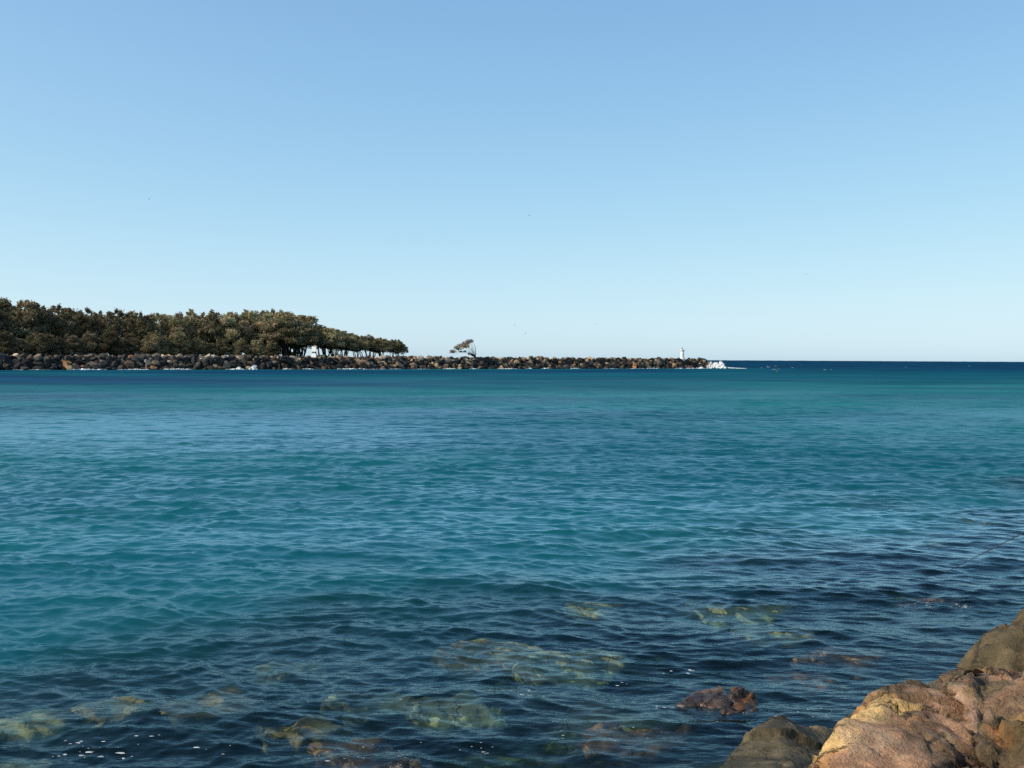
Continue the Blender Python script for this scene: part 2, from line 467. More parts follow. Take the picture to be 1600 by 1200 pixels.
# ------------------------------------------------------------------ breakwater: core and armour stones
bw = tag(empty('breakwater', bwp(BW_LEN / 2)), 'long dark boulder breakwater reaching across to the small lighthouse', 'breakwater')
bw_c = bw.location.copy()
def local(v): return v - bw_c
prof = [(7.0, -2.5), (1.0, 3.3), (-0.5, TOP - 0.6), (-6.5, TOP - 0.6), (-8.0, 3.3), (-14.0, -2.5)]
sv = np.linspace(-250, BW_LEN - 3, 90)
V = []
for s in sv:
    t = 1.0 if s < BW_LEN - 8 else max(0.25, 1 - (s - BW_LEN + 8) / 7)
    for o_, z_ in prof:
        V.append(local(bwp(s, -3.5 + (o_ + 3.5) * t, z_)))
i = np.arange(len(V)).reshape(len(sv), len(prof))
f = np.stack([i[:-1, :-1], i[1:, :-1], i[1:, 1:], i[:-1, 1:]], -1).reshape(-1, 4)
M_CORE = simple_mat('dark_rubble', (0.018, 0.017, 0.016), 0.9, noise=0.4, nscale=0.8)
link('core', mesh_np('core', [tuple(v) for v in V], f, [M_CORE]), bw)

rnd = random.Random(4)
ROCK_COLS = {'basalt': (0.032, 0.026, 0.019), 'grey': (0.115, 0.093, 0.066), 'brown': (0.095, 0.058, 0.034), 'tan': (0.30, 0.205, 0.115),
             'orange': (0.26, 0.125, 0.05), 'pale': (0.46, 0.36, 0.25), 'black': (0.012, 0.013, 0.014)}
RM = {k: simple_mat('stone_' + k, c, 0.8, noise=0.35, nscale=0.9, bump=0.1) for k, c in ROCK_COLS.items()}

def hull_mesh(name, pts, mat=None):
    bm = bmesh.new()
    for p in pts: bm.verts.new(p)
    r = bmesh.ops.convex_hull(bm, input=bm.verts)
    bmesh.ops.delete(bm, geom=[v for v in bm.verts if not v.link_faces], context='VERTS')
    bmesh.ops.recalc_face_normals(bm, faces=bm.faces)
    me = bpy.data.meshes.new(name); bm.to_mesh(me); bm.free()
    if mat: me.materials.append(mat)
    return me

SHAPES = []
for k in range(9):
    pts = []
    for j in range(17):
        v = Vector((rnd.gauss(0, 1), rnd.gauss(0, 1), rnd.gauss(0, 1))).normalized() * rnd.uniform(0.82, 1.1)
        v.x *= 1.0; v.y *= rnd.uniform(0.75, 0.9); v.z *= 0.78
        # block faces
        for a, lim in ((0, 0.72), (1, 0.62), (2, 0.55)):
            v[a] = max(-lim, min(lim, v[a]))
        pts.append(v)
    SHAPES.append(pts)
STONES = {}
def stone(k, key):
    if (k, key) not in STONES: STONES[(k, key)] = hull_mesh('armour_stone', SHAPES[k], RM[key])
    return STONES[(k, key)]

rocks = []
# rows of stones up the seaward face, plus the crest
for row, (off, z, size) in enumerate([(4.7, 0.1, 1.45), (3.5, 1.15, 1.45), (2.3, 2.15, 1.42), (1.2, 3.1, 1.38), (0.1, 3.85, 1.25), (-3.4, 4.0, 1.2)]):
    s = -14.0 + row * 0.7
    while s < BW_LEN - 2 - row * 0.8:
        sz = size * rnd.choice((0.62, 0.8, 0.9, 1.0, 1.1, 1.3, 1.5)) * rnd.uniform(.92, 1.08)
        if row == 5 and rnd.random() < 0.45: s += sz * 1.5; continue
        u = rnd.random()
        if row <= 1: key = 'basalt' if u < .42 else 'black' if u < .58 else 'grey' if u < .72 else 'brown' if u < .84 else 'tan' if u < .92 else 'orange'
        elif row <= 3: key = 'basalt' if u < .42 else 'black' if u < .52 else 'grey' if u < .68 else 'brown' if u < .80 else 'tan' if u < .92 else 'orange' if u < .96 else 'pale'
        else: key = 'basalt' if u < .26 else 'grey' if u < .42 else 'brown' if u < .56 else 'tan' if u < .78 else 'pale' if u < .94 else 'orange'
        if s < 95 and key in ('tan', 'orange', 'pale') and rnd.random() < 0.6: key = 'basalt' if row < 3 else 'grey'
        rocks.append((s, off + rnd.uniform(-.5, .5), z + rnd.uniform(-.3, .3) * (0.6 if row >= 4 else 1), sz, key, rnd.randrange(9)))
        s += sz * rnd.uniform(1.15, 1.5)
# rounded head of the breakwater
for q in range(34):
    a = rnd.uniform(-0.3, 1.6) * 1.0; hgt = rnd.choice((0.1, 1.2, 2.3, 3.3, 3.8))
    rad = 7.4 - 1.15 * hgt
    rocks.append((BW_LEN - 4.5 + rad * math.sin(a) * 0.9, -3.5 + rad * math.cos(a), hgt, rnd.uniform(1.3, 2.0), rnd.choice(('basalt', 'basalt', 'black', 'grey', 'brown')), rnd.randrange(9)))
def app_size(rk):
    p = bwp(rk[0], rk[1]); inview = rk[0] > -4
    occl = 0.55 if rk[1] < -2 else 1.0
    return (rk[3] / p.length) * occl * (1.0 if inview else 0.1)
rocks.sort(key=app_size, reverse=True)
def rock_matrix(rk):
    s, off, z, sz, key, k = rk
    rr_ = random.Random(hash((round(s, 3), round(off, 3))) & 0xffff)
    return Matrix.Translation(local(bwp(s, off, z))) @ Euler((rr_.uniform(-.5, .5), rr_.uniform(-.5, .5), rr_.uniform(0, 6.3))).to_matrix().to_4x4() @ Matrix.Diagonal((sz * rr_.uniform(.9, 1.25), sz, sz * rr_.uniform(.8, 1.15), 1))
for rk in rocks[:298]:
    o = link('armour_stone', stone(rk[5], rk[4]), bw)
    o.matrix_local = rock_matrix(rk)
bm = bmesh.new(); keys = list(RM)
for rk in rocks[298:]:
    t = stone(rk[5], rk[4]).copy(); t.transform(rock_matrix(rk))
    n0 = len(bm.faces); bm.from_mesh(t); bm.faces.ensure_lookup_table()
    for fc in bm.faces[n0:]: fc.material_index = keys.index(rk[4])
    bpy.data.meshes.remove(t)
me = bpy.data.meshes.new('smaller_stones'); bm.to_mesh(me); bm.free()
for k in keys: me.materials.append(RM[k])
tag(link('smaller_stones', me, bw), kind='stuff')

# ------------------------------------------------------------------ lathe helper
def lathe(profile, seg=20):
    v, f = [], []
    for r_, z_ in profile:
        for a in range(seg):
            t = 2 * math.pi * a / seg; v.append((r_ * math.cos(t), r_ * math.sin(t), z_))
    for i_ in range(len(profile) - 1):
        for a in range(seg):
            b = (a + 1) % seg
            f.append((i_ * seg + a, i_ * seg + b, (i_ + 1) * seg + b, (i_ + 1) * seg + a))
    return v, f
def lathe_obj(name, profile, mat, parent, seg=20, loc=(0, 0, 0)):
    v, f = lathe(profile, seg)
    return link(name, mesh_np(name, v, f, [mat], True), parent, loc)
def box_me(name, sx, sy, sz, mat, bevel=0.0, taper=1.0):
    bm = bmesh.new(); bmesh.ops.create_cube(bm, size=1)
    for v in bm.verts:
        t = taper if v.co.z > 0 else 1.0
        v.co = (v.co.x * sx * t, v.co.y * sy * t, (v.co.z + .5) * sz)
    if bevel: bmesh.ops.bevel(bm, geom=bm.edges[:], offset=bevel, segments=2, affect='EDGES')
    me = bpy.data.meshes.new(name); bm.to_mesh(me); bm.free(); me.materials.append(mat)
    return me
def tube(bm, pts, rads, seg=6):
    rings = []
    for k, p in enumerate(pts):
        p = Vector(p)
        t = (Vector(pts[min(k + 1, len(pts) - 1)]) - Vector(pts[max(k - 1, 0)])).normalized()
        u = t.orthogonal().normalized(); w = t.cross(u)
        rings.append([bm.verts.new(p + (u * math.cos(2 * math.pi * a / seg) + w * math.sin(2 * math.pi * a / seg)) * rads[k]) for a in range(seg)])
    for a_, b_ in zip(rings, rings[1:]):
        o_ = min(range(seg), key=lambda q: (a_[0].co - b_[q].co).length)
        for a in range(seg):
            bm.faces.new((a_[a], a_[(a + 1) % seg], b_[(a + 1 + o_) % seg], b_[(a + o_) % seg]))
    bm.faces.new(rings[-1])

# ------------------------------------------------------------------ lighthouse on the breakwater tip
lp = at(1066, 560, 503)
lh = tag(empty('lighthouse', (lp.x, lp.y, 4.6)), 'small white round lighthouse with flared gallery on the breakwater tip', 'lighthouse')
lh.scale = (0.9, 0.9, 0.95)
lathe_obj('plinth', [(0.01, -1.2), (1.35, -1.2), (1.35, 0.25), (1.2, 0.35), (0.01, 0.35)], M_WHITE, lh)
lathe_obj('tower', [(0.98, 0.35), (0.86, 2.2), (0.80, 3.55), (0.01, 3.56)], M_WHITE, lh)
lathe_obj('gallery', [(0.80, 3.40), (1.22, 3.72), (1.28, 3.80), (1.28, 4.15), (1.2, 4.18), (0.01, 4.18)], M_WHITE, lh)
lan = lathe_obj('lantern', [(0.26, 4.18), (0.26, 4.75), (0.01, 4.76)], M_GREYP, lh, 14)
lathe_obj('lantern_cap', [(0.40, 4.76), (0.22, 4.98), (0.05, 5.08), (0.04, 5.5), (0.0, 5.5)], M_DARK, lan, 14)

# ------------------------------------------------------------------ white channel marker by the trees
sp = bwp(bw_s_at(487), 1.6)
mk = tag(empty('channel_marker', (sp.x, sp.y, 4.1), R(-28)), 'white two panel channel marker standing in front of the trees', 'marker')
link('upper_board', box_me('upper_board', 1.9, 0.12, 1.75, M_WHITE, 0.02), mk, (0, 0, 2.05))
link('lower_board', box_me('lower_board', 2.2, 0.5, 1.35, M_WHITE, 0.03, taper=0.84), mk, (0, 0, 0.05))
for x in (-0.78, -0.28, 0.28, 0.78):
    link('post', box_me('post', 0.13, 0.13, 2.4, M_DARK, 0.01), mk, (x, 0.13, -0.1))
link('dark_slat', box_me('dark_slat', 1.8, 0.06, 0.28, M_DARK, 0.01), mk, (0, 0.02, 1.62))

# ------------------------------------------------------------------ trees
m, n, l, out = new_mat('grey_green_leaves')
at_ = n.new('ShaderNodeAttribute'); at_.attribute_name = 'leaf'
oi = n.new('ShaderNodeObjectInfo')
rm = n.new('ShaderNodeMapRange'); rm.inputs['To Min'].default_value = 0.65; rm.inputs['To Max'].default_value = 1.4
l.new(oi.outputs['Random'], rm.inputs['Value'])
vs = n.new('ShaderNodeVectorMath'); vs.operation = 'SCALE'; l.new(at_.outputs['Color'], vs.inputs[0]); l.new(rm.outputs[0], vs.inputs['Scale'])
d_ = n.new('ShaderNodeBsdfDiffuse'); l.new(vs.outputs[0], d_.inputs['Color'])
t_ = n.new('ShaderNodeBsdfTranslucent'); l.new(vs.outputs[0], t_.inputs['Color'])
mx = n.new('ShaderNodeMixShader'); mx.inputs[0].default_value = 0.28
l.new(d_.outputs[0], mx.inputs[1]); l.new(t_.outputs[0], mx.inputs[2]); l.new(mx.outputs[0], out.inputs['Surface'])
M_LEAF = m
M_BARK = simple_mat('dark_bark', (0.035, 0.028, 0.022), 0.9, noise=0.3, nscale=2)

def leaf_mesh(name, clumps, seed, per=80, size=0.28, tone=(0.28, 0.245, 0.14)):
    g = np.random.default_rng(seed)
    V, Fc, C = [], [], []
    base = 0
    for (c, r_) in clumps:
        k = int(per * (r_[0] * r_[1] * r_[2]) ** (1 / 3) ** 1)
        u = g.normal(size=(k, 3)); u /= np.linalg.norm(u, axis=1)[:, None]
        p = np.array(c) + np.clip(g.normal(size=(k, 3)), -2.2, 2.2) * np.array(r_) * 0.52
        a = g.normal(size=(k, 3)); a /= np.linalg.norm(a, axis=1)[:, None]
        b = np.cross(a, g.normal(size=(k, 3))); b /= np.linalg.norm(b, axis=1)[:, None]
        s = size * g.uniform(0.6, 1.4, k)[:, None]
        q = np.stack([p - a * s, p + b * s * .42, p + a * s, p - b * s * .42], 1)
        V.append(q.reshape(-1, 3)); Fc.append(np.arange(base, base + 4 * k).reshape(-1, 4)); base += 4 * k
        tint = g.uniform(0.65, 1.35) * np.array(tone) * np.array((g.uniform(.9, 1.15), 1.0, g.uniform(.85, 1.1)))
        lc = tint[None] * g.uniform(0.75, 1.25, k)[:, None]
        C.append(np.repeat(lc, 4, 0))
    me = mesh_np(name, np.concatenate(V), np.concatenate(Fc), [M_LEAF])
    attr_c(me, 'leaf', np.concatenate(C))
    return me

def limb(bm, p0, p1, r0, r1, rg, bend=0.12, n_=4):
    p0, p1 = Vector(p0), Vector(p1); L = (p1 - p0).length
    pts, rads = [], []
    off = Vector((rg.uniform(-1, 1), rg.uniform(-1, 1), rg.uniform(-.4, .4))) * L * bend
    for k in range(n_ + 1):
        t = k / n_
        pts.append(p0.lerp(p1, t) + off * math.sin(math.pi * t)); rads.append(r0 + (r1 - r0) * t)
    tube(bm, pts, rads, 5)
    return pts

def tree_variant(seed, H=10.0, spread=4.2, base_frac=0.42, lean=(-0.08, 0), nst=3, nclump=34, per=150, tone=(0.28, 0.245, 0.14)):
    """umbrella shaped coastal tree: several bent stems, spreading limbs, clumped crown"""
    rg = random.Random(seed)
    bm = bmesh.new(); ends = []
    clumps = []
    for c in range(nclump):
        a = rg.uniform(0, 6.283); rr_ = math.sqrt(rg.random()) * spread
        u = rr_ / spread
        zt = H * (base_frac + (1 - base_frac) * math.sqrt(max(0, 1 - u * u * 0.85)))
        z = zt - rg.random() ** 1.4 * H * (1 - base_frac) * (0.8 - 0.4 * u)
        x = rr_ * math.cos(a) + lean[0] * z; y = rr_ * math.sin(a) + lean[1] * z
        r_ = rg.uniform(0.75, 1.25) * spread * 0.235
        clumps.append(((x, y, z - r_ * .5), (r_ * 1.15, r_ * 1.15, r_ * 0.72)))
    for c in range(16):          # sprigs standing out of the crown
        a = rg.uniform(0, 6.283); u = math.sqrt(rg.random()) * .95
        zt = H * (base_frac + (1 - base_frac) * math.sqrt(max(0, 1 - u * u * 0.85))) + rg.uniform(-.1, .55)
        clumps.append(((u * spread * math.cos(a) * 1.05 + lean[0] * zt, u * spread * math.sin(a) * 1.05, zt - .2), (rg.uniform(.3, .5), rg.uniform(.3, .5), rg.uniform(.35, .6))))
    for s in range(nst):
        a = 6.283 * s / nst + rg.uniform(-.5, .5)
        b0 = Vector((0.25 * math.cos(a), 0.25 * math.sin(a), -0.6))
        k1 = Vector((spread * .28 * math.cos(a) + lean[0] * H * .3, spread * .28 * math.sin(a) + lean[1] * H * .3, H * rg.uniform(.3, .4)))
        limb(bm, b0, k1, H * 0.020, H * 0.013, rg)
        near = sorted(clumps, key=lambda c_: (Vector(c_[0]) - k1).length)[: nclump // nst + 2]
        for c_ in rg.sample(near, min(len(near), 8)):
            mid = k1.lerp(Vector(c_[0]), 0.55) + Vector((0, 0, -0.06 * H))
            limb(bm, k1, mid, H * 0.011, H * 0.006, rg); limb(bm, mid, c_[0], H * 0.006, H * 0.0025, rg)
    tm = bpy.data.meshes.new('trunk'); bm.to_mesh(tm); bm.free(); tm.materials.append(M_BARK)
    cmh = leaf_mesh('crown', clumps, seed, per=per, tone=tone)
    return tm, cmh

VAR = [tree_variant(100 + k, H=10, spread=4.0 + 0.3 * (k % 3), base_frac=0.38, nst=3 + k % 3) for k in range(5)]           # open umbrellas
OLIVE_T = [tree_variant(300 + k, H=10, spread=3.6 + .3 * (k % 2), base_frac=0.0, nclump=52, per=150, tone=(0.27, 0.235, 0.135)) for k in range(3)]
DENSE = [tree_variant(200 + k, H=10, spread=3.6 + .3 * (k % 2), base_frac=0.0, nclump=52, per=150, tone=(0.17, 0.145, 0.088)) for k in range(4)]

def place_tree(name, var, loc, H, rz, label, group, wide=1.0):
    s = H / 10.0
    o = empty(name, loc, rz, (s * wide, s * wide, s))
    tag(o, label, 'tree', group)
    link('trunk', var[0], o); link('crown', var[1], o)
    return o

# height of the wood's outline (photo pixels) along the frame
prof_x = [-140, 0, 40, 70, 100, 150, 200, 250, 300, 350, 400, 440, 470, 490, 510, 530, 560, 600, 630]
prof_y = [455, 465, 470, 478, 485, 489, 489, 490, 491, 491, 489, 487, 494, 505, 512, 515, 521, 528, 538]
ORD = ['first', 'second', 'third', 'fourth', 'fifth', 'sixth', 'seventh', 'eighth', 'ninth', 'tenth', 'eleventh', 'twelfth']
tr_rng = random.Random(77)
# front row of open umbrella trees at the seaward end of the wood, counted from the tip
front = [629, 613, 595, 576, 557, 539, 522, 508, 474, 463, 452, 440]
for k, px in enumerate(front):
    of_ = -11 - tr_rng.uniform(0, 6)
    p = bwp(bw_s_at(px, of_), of_)
    Y = p.y
    top = at(px, np.interp(px, prof_x, prof_y) + tr_rng.uniform(-2, 4) + (10 if 440 < px < 492 else 0), Y).z
    H = max(4.0, (top - 3.9))
    lab = 'open umbrella shaped tree, ' + ORD[k] + " from the wood's seaward tip" if k else 'small sparse tree at the very seaward tip of the wood'
    place_tree('coastal_tree', VAR[k % 5], (p.x, p.y, 3.9), H, tr_rng.uniform(0, 6.28), lab, 'open trees at the seaward end of the wood', wide=1.25 if k else 0.9)
for k, px in enumerate([620, 603, 585, 566, 547, 530, 515, 503, 474, 463]):
    p = bwp(bw_s_at(px - 4, -23), -20 - tr_rng.uniform(0, 6))
    px2 = 800 + F * p.x / p.y
    H = max(3.5, at(px2, np.interp(px2, prof_x, prof_y) + tr_rng.uniform(0, 6), p.y).z - 3.9)
    place_tree('coastal_tree', VAR[(k + 2) % 5], (p.x, p.y, 3.9), H, tr_rng.uniform(0, 6.28), "tree in the second row behind the open trees, " + ORD[k] + " from the seaward tip",
               'open trees at the seaward end of the wood', wide=1.35)
# a row of lower shrubby trees behind the stones, then the taller dense wood
ORD += ['thirteenth', 'fourteenth', 'fifteenth', 'sixteenth', 'seventeenth', 'eighteenth', 'nineteenth', 'twentieth', 'twenty first', 'twenty second', 'twenty third', 'twenty fourth']
seen = 0
for k in range(22):
    px = -70 + k * 23.5 + tr_rng.uniform(-6, 6)
    p = bwp(bw_s_at(px, -11), -9 - tr_rng.uniform(0, 5))
    lab = 'low bushy tree at the front of the wood, partly beyond the left edge'
    if px > -12: lab = 'low bushy tree along the stones before the wood, ' + ORD[seen] + ' from the left edge'; seen += 1
    place_tree('coastal_tree', DENSE[k % 4] if px < 210 else OLIVE_T[k % 3], (p.x, p.y, 3.8), tr_rng.uniform(6.0, 9.5) * (0.75 if px > 330 else 1.0), tr_rng.uniform(0, 6.28),
               lab, 'low trees along the front of the wood', wide=1.15)
for rowi, (off, dx) in enumerate(((-22, 0), (-37, 11))):
    seen = 0
    for k in range(24):
        px = -120 + k * 25 + dx + tr_rng.uniform(-7, 7)
        if px > 440: continue
        p = bwp(bw_s_at(px, off - 4), off - tr_rng.uniform(0, 8))
        px2 = 800 + F * p.x / p.y
        top = at(px2, np.interp(px2, prof_x, prof_y) + tr_rng.uniform(-4, 6), p.y).z
        H = max(5, top - 3.9)
        v = DENSE[(k + rowi) % 4] if px < 210 else (OLIVE_T[k % 3] if rowi or px < 320 else VAR[k % 5])
        if px2 < -15: lab = 'tall tree of the wood partly beyond the left edge of the picture'
        elif rowi == 0: lab = 'tall tree in the front row of the high wood, ' + ORD[seen] + ' from the left edge'; seen += 1
        else: lab = 'tree on the rear skyline of the wood, ' + ORD[seen] + ' from the left edge'; seen += 1
        place_tree('coastal_tree', v, (p.x, p.y, 3.9), H, tr_rng.uniform(0, 6.28), lab, 'tall trees of the left wood', wide=0.95 if rowi == 0 else 1.1)

# lone wind-bent tree on the breakwater
rg = random.Random(9)
LT = at(743, 559, 428); LTY = LT.y
lone = tag(empty('windswept_tree', (LT.x, LT.y, TOP - 0.2)), 'lone windswept tree leaning left on the bare breakwater', 'tree')
def L(px, py, dy=0.0): return at(px, py, LTY + dy) - lone.location
bm = bmesh.new()
tips = [(708, 549, .6), (713, 543, -.5), (719, 540, .8), (725, 537, -.4), (731, 534, .3), (729, 541, -.8), (735, 533, .5), (722, 548, 0), (734, 541, .7)]
tr0 = L(743.5, 560)
limb(bm, tr0, L(743, 543, .3), .13, .09, rg, .02); limb(bm, L(743, 543, .3), L(736.5, 533, .4), .09, .04, rg, .05)
for (px, py, dy) in tips:
    mid = L((px + 2 * 742) / 3 , (py + 552) / 2 + 1, dy * 2)
    limb(bm, tr0, mid, .10, .06, rg, .05); limb(bm, mid, L(px, py, dy * 3), .06, .02, rg, .06)
tm = bpy.data.meshes.new('trunk'); bm.to_mesh(tm); bm.free(); tm.materials.append(M_BARK)
link('trunk', tm, lone)
cl = [(tuple(L(px, py, dy * 3)), (1.15, 1.0, .62)) for (px, py, dy) in tips[:7]] + [(tuple(L(716, 544.5)), (1.1, 1.0, .6)), (tuple(L(724, 541.5)), (1.1, 1.0, .7)), (tuple(L(729, 537)), (.9, .9, .6)),
      (tuple(L(720, 549.5)), (.9, .5, .22)), (tuple(L(726, 549)), (.6, .5, .2)), (tuple(L(735, 553)), (.9, .8, .35)), (tuple(L(740, 555)), (.7, .7, .35)), (tuple(L(706, 550)), (.5, .3, .2))]
link('crown', leaf_mesh('crown', cl, 5, per=170, size=0.30, tone=(0.22, 0.19, 0.15)), lone)

# ------------------------------------------------------------------ rocks on the near bank
def hull_obj(pts):
    return hull_mesh('boulder', pts)

def boulder(name, pts, voxel, disp, label, cat, colour_fn, mat, seed, cracks=(), smooth_it=6, ridged=0.0, big=1.6, crease=0.6, fract=(), zmax=None):
    """solid rock: hull -> even voxels -> softened -> weathered relief, cracks cut in"""
    me0 = hull_obj(pts)
    tmp = bpy.data.objects.new('tmp', me0); COL.objects.link(tmp)
    md = tmp.modifiers.new('r', 'REMESH'); md.mode = 'VOXEL'; md.voxel_size = voxel
    ms = tmp.modifiers.new('s', 'SMOOTH'); ms.factor = 0.5; ms.iterations = smooth_it
    dg = bpy.context.evaluated_depsgraph_get()
    ev = tmp.evaluated_get(dg)
    me = bpy.data.meshes.new_from_object(ev)
    bpy.data.objects.remove(tmp)
    me.name = name; me.materials.clear(); me.materials.append(mat)
    nv = len(me.vertices)
    co = np.empty(nv * 3, np.float32); me.vertices.foreach_get('co', co); co = co.reshape(-1, 3)
    no = np.empty(nv * 3, np.float32); me.vertex_normals.foreach_get('vector', no); no = no.reshape(-1, 3)
    q = co + 0.15 * np.stack([fbm(co, 2.0, 2, seed + 50 + a) for a in range(3)], 1)
    h = fbm(q, big, 5, seed) * disp
    if ridged:
        rd = 1 - np.abs(fbm(q * (1.0, 1.0, 0.7), big * 2.2, 4, seed + 9)) * 1.6
        h += ridged * (np.clip(rd, -1, 1) - 0.5)
    # facets: terrace the relief a little
    tq = fbm(q, big * 1.7, 2, seed + 30)
    h += disp * 0.3 * (np.round(tq * 2.5) / 2.5 * 0.7 + tq * 0.3)
    # weathered joints: thin creases that wander over the surface
    for sc_, w_, dp_ in ((3.4 * big / 1.6, .05, .014), (8 * big / 1.6, .09, .009)):
        nz = fbm(q * (1, 1, .6), sc_, 3, seed + int(sc_ * 10))
        h -= crease * dp_ * np.exp(-(nz / w_) ** 2)
    h += 0.006 * crease * fbm(co, 30, 3, seed + 88)
    crk = np.zeros(nv)
    gr = np.random.default_rng(seed)
    tone_ = np.ones(nv)
    for cell, tilt, offs, gap in fract:
        lo, hi = co.min(0), co.max(0)
        K = int(min(900, max(8, np.prod((hi - lo) / cell) * 1.0)))
        sd = (lo + gr.random((K, 3)) * (hi - lo)).astype(np.float32)
        tv = gr.normal(0, tilt, (K, 3)).astype(np.float32); ov = gr.normal(0, offs, K); tn = gr.uniform(.82, 1.18, K)
        w2 = (co + cell * .06 * np.stack([fbm(co, .8 / cell, 3, seed + 150 + a) for a in range(3)], 1)).astype(np.float32)
        for a in range(0, nv, 20000):
            b = slice(a, min(nv, a + 20000))
            D = ((w2[b, None, :] - sd[None]) ** 2 * np.array((1, 1, 1.5), np.float32)).sum(2)
            i1 = D.argmin(1); d1 = np.sqrt(D[np.arange(len(D)), i1]); D[np.arange(len(D)), i1] = 1e9
            d2 = np.sqrt(D.min(1))
            h[b] += ((co[b] - sd[i1]) * tv[i1]).sum(1) + ov[i1]
            bd = np.exp(-((d2 - d1) / (cell * .055)) ** 2) * (tn[i1] > 0.93)
            h[b] -= gap * bd
            crk[b] = np.maximum(crk[b], bd * min(1, gap / .02) * .6)
            tone_[b] *= tn[i1]
    for (pl, w, dep) in cracks:
        dm_ = np.full(nv, 1e9)
        for a, b in zip(pl, pl[1:]):
            a = np.array(a); b = np.array(b); ab_ = b - a
            t = np.clip(((co - a) @ ab_) / (ab_ @ ab_), 0, 1)
            dm_ = np.minimum(dm_, np.linalg.norm(co - (a + t[:, None] * ab_), axis=1))
        dm_ = dm_ * (1 + 0.35 * fbm(co, 25, 2, seed + 77))
        g = np.exp(-(dm_ / w) ** 2)
        h -= dep * g; crk = np.maximum(crk, g)
    co2 = co + no * h[:, None]
    if zmax is not None: co2[:, 2] = np.where(co2[:, 2] > zmax, zmax + .2 * (co2[:, 2] - zmax), co2[:, 2])
    me.vertices.foreach_set('co', co2.ravel())
    me.polygons.foreach_set('use_smooth', np.ones(len(me.polygons), bool))
    attr_c(me, 'rock', np.clip(colour_fn(co, no, crk) * tone_[:, None], 0.004, 0.9))
    me.update()
    o = link(name, me)
    # origin at the base of the rock
    c = Vector((float(co2[:, 0].mean()), float(co2[:, 1].mean()), float(co2[:, 2].min())))
    me.transform(Matrix.Translation(-c)); o.location = c
    if label: tag(o, label, cat)
    return o

def mixc(a, b, t): return a + (np.asarray(b) - a) * t[:, None]
def full(n_, c): return np.tile(np.array(c, float), (n_, 1))

YELLOW = np.array((0.52, 0.34, 0.135)); PINK = np.array((0.37, 0.205, 0.115)); BROWN = np.array((0.24, 0.135, 0.068)); OLIVE = np.array((0.085, 0.066, 0.03)); CREAM = np.array((0.36, 0.26, 0.16))

def seg_d(co, pl):
    dm_ = np.full(len(co), 1e9)
    for a, b in zip(pl, pl[1:]):
        a = np.array(a); b = np.array(b); ab_ = b - a
        t = np.clip(((co - a) @ ab_) / (ab_ @ ab_), 0, 1)
        dm_ = np.minimum(dm_, np.linalg.norm(co - (a + t[:, None] * ab_), axis=1))
    return dm_

# lower slab with the pale yellow left edge
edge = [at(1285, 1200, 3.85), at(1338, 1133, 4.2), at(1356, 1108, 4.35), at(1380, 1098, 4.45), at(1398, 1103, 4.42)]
def slab_col(co, no, crk):
    c = full(len(co), BROWN)
    c = mixc(c, PINK, sstep(-.2, .45, fbm(co * (1, .6, 1.3), 4.5, 4, 301)))
    c = mixc(c, OLIVE, 0.7 * sstep(.15, .5, fbm(co, 3.0, 4, 305)))
    c = mixc(c, CREAM, 0.5 * sstep(.35, .6, fbm(co, 9, 4, 311)))
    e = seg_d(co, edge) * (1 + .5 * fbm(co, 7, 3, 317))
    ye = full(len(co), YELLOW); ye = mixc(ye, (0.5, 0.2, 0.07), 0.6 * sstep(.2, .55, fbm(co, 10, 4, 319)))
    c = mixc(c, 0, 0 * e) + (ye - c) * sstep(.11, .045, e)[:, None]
    return mixc(c, OLIVE * 0.5, 0.8 * crk)
slab_pts = [at(1240, 1240, 3.75), at(1282, 1196, 3.95), at(1336, 1129, 4.25), at(1350, 1107, 4.4), at(1370, 1096, 4.55), at(1396, 1097, 4.62), at(1426, 1080, 4.75), at(1446, 1096, 4.7),
            at(1545, 1120, 4.4), at(1560, 1230, 3.5), at(1400, 1260, 3.45), at(1600, 1330, 3.2), at(1230, 1330, 3.4), at(1310, 1140, 3.95),
            at(1300, 1300, 4.9), at(1560, 1300, 4.9), at(1340, 1180, 4.9)]
cr_s = [([at(1443, 1098, 4.6), at(1425, 1082, 4.7)], 0.012, 0.03), ([at(1530, 1115, 4.3), at(1536, 1160, 4.05), at(1545, 1178, 3.9)], 0.018, 0.05)]
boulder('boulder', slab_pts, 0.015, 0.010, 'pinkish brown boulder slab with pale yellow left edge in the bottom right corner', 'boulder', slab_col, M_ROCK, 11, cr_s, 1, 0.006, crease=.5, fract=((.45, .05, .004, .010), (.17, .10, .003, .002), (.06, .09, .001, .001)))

# craggy upper right boulder
def crag_col(co, no, crk):
    c = full(len(co), (0.235, 0.14, 0.078))
    c = mixc(c, (0.36, 0.23, 0.155), sstep(-.05, .4, fbm(co, 3.0, 4, 401)))
    c = mixc(c, (0.26, 0.16, 0.055), 0.7 * sstep(.05, .45, fbm(co, 5.5, 5, 403)))
    c = mixc(c, OLIVE * 1.2, 0.7 * sstep(.2, .5, fbm(co, 2.6, 5, 407)))
    c = mixc(c, (0.36, 0.15, 0.045), 0.6 * sstep(.4, .6, fbm(co, 8, 4, 409)))
    return mixc(c, OLIVE * 0.4, 0.85 * crk)
crag_pts = [at(1476, 1056, 4.7), at(1487, 1036, 4.75), at(1503, 1020, 4.8), at(1524, 1024, 4.8), at(1562, 1022, 4.8), at(1600, 1036, 4.8), at(1700, 1060, 4.8), at(1760, 1130, 4.3),
            at(1484, 1100, 4.5), at(1515, 1125, 4.25), at(1530, 1180, 3.85), at(1560, 1240, 3.5), at(1760, 1300, 3.2), at(1600, 1300, 3.3), at(1500, 1150, 4.9), at(1700, 1200, 5.3), at(1560, 1150, 5.4), at(1700, 1080, 5.2)]
hub = at(1551, 1174, 3.86)
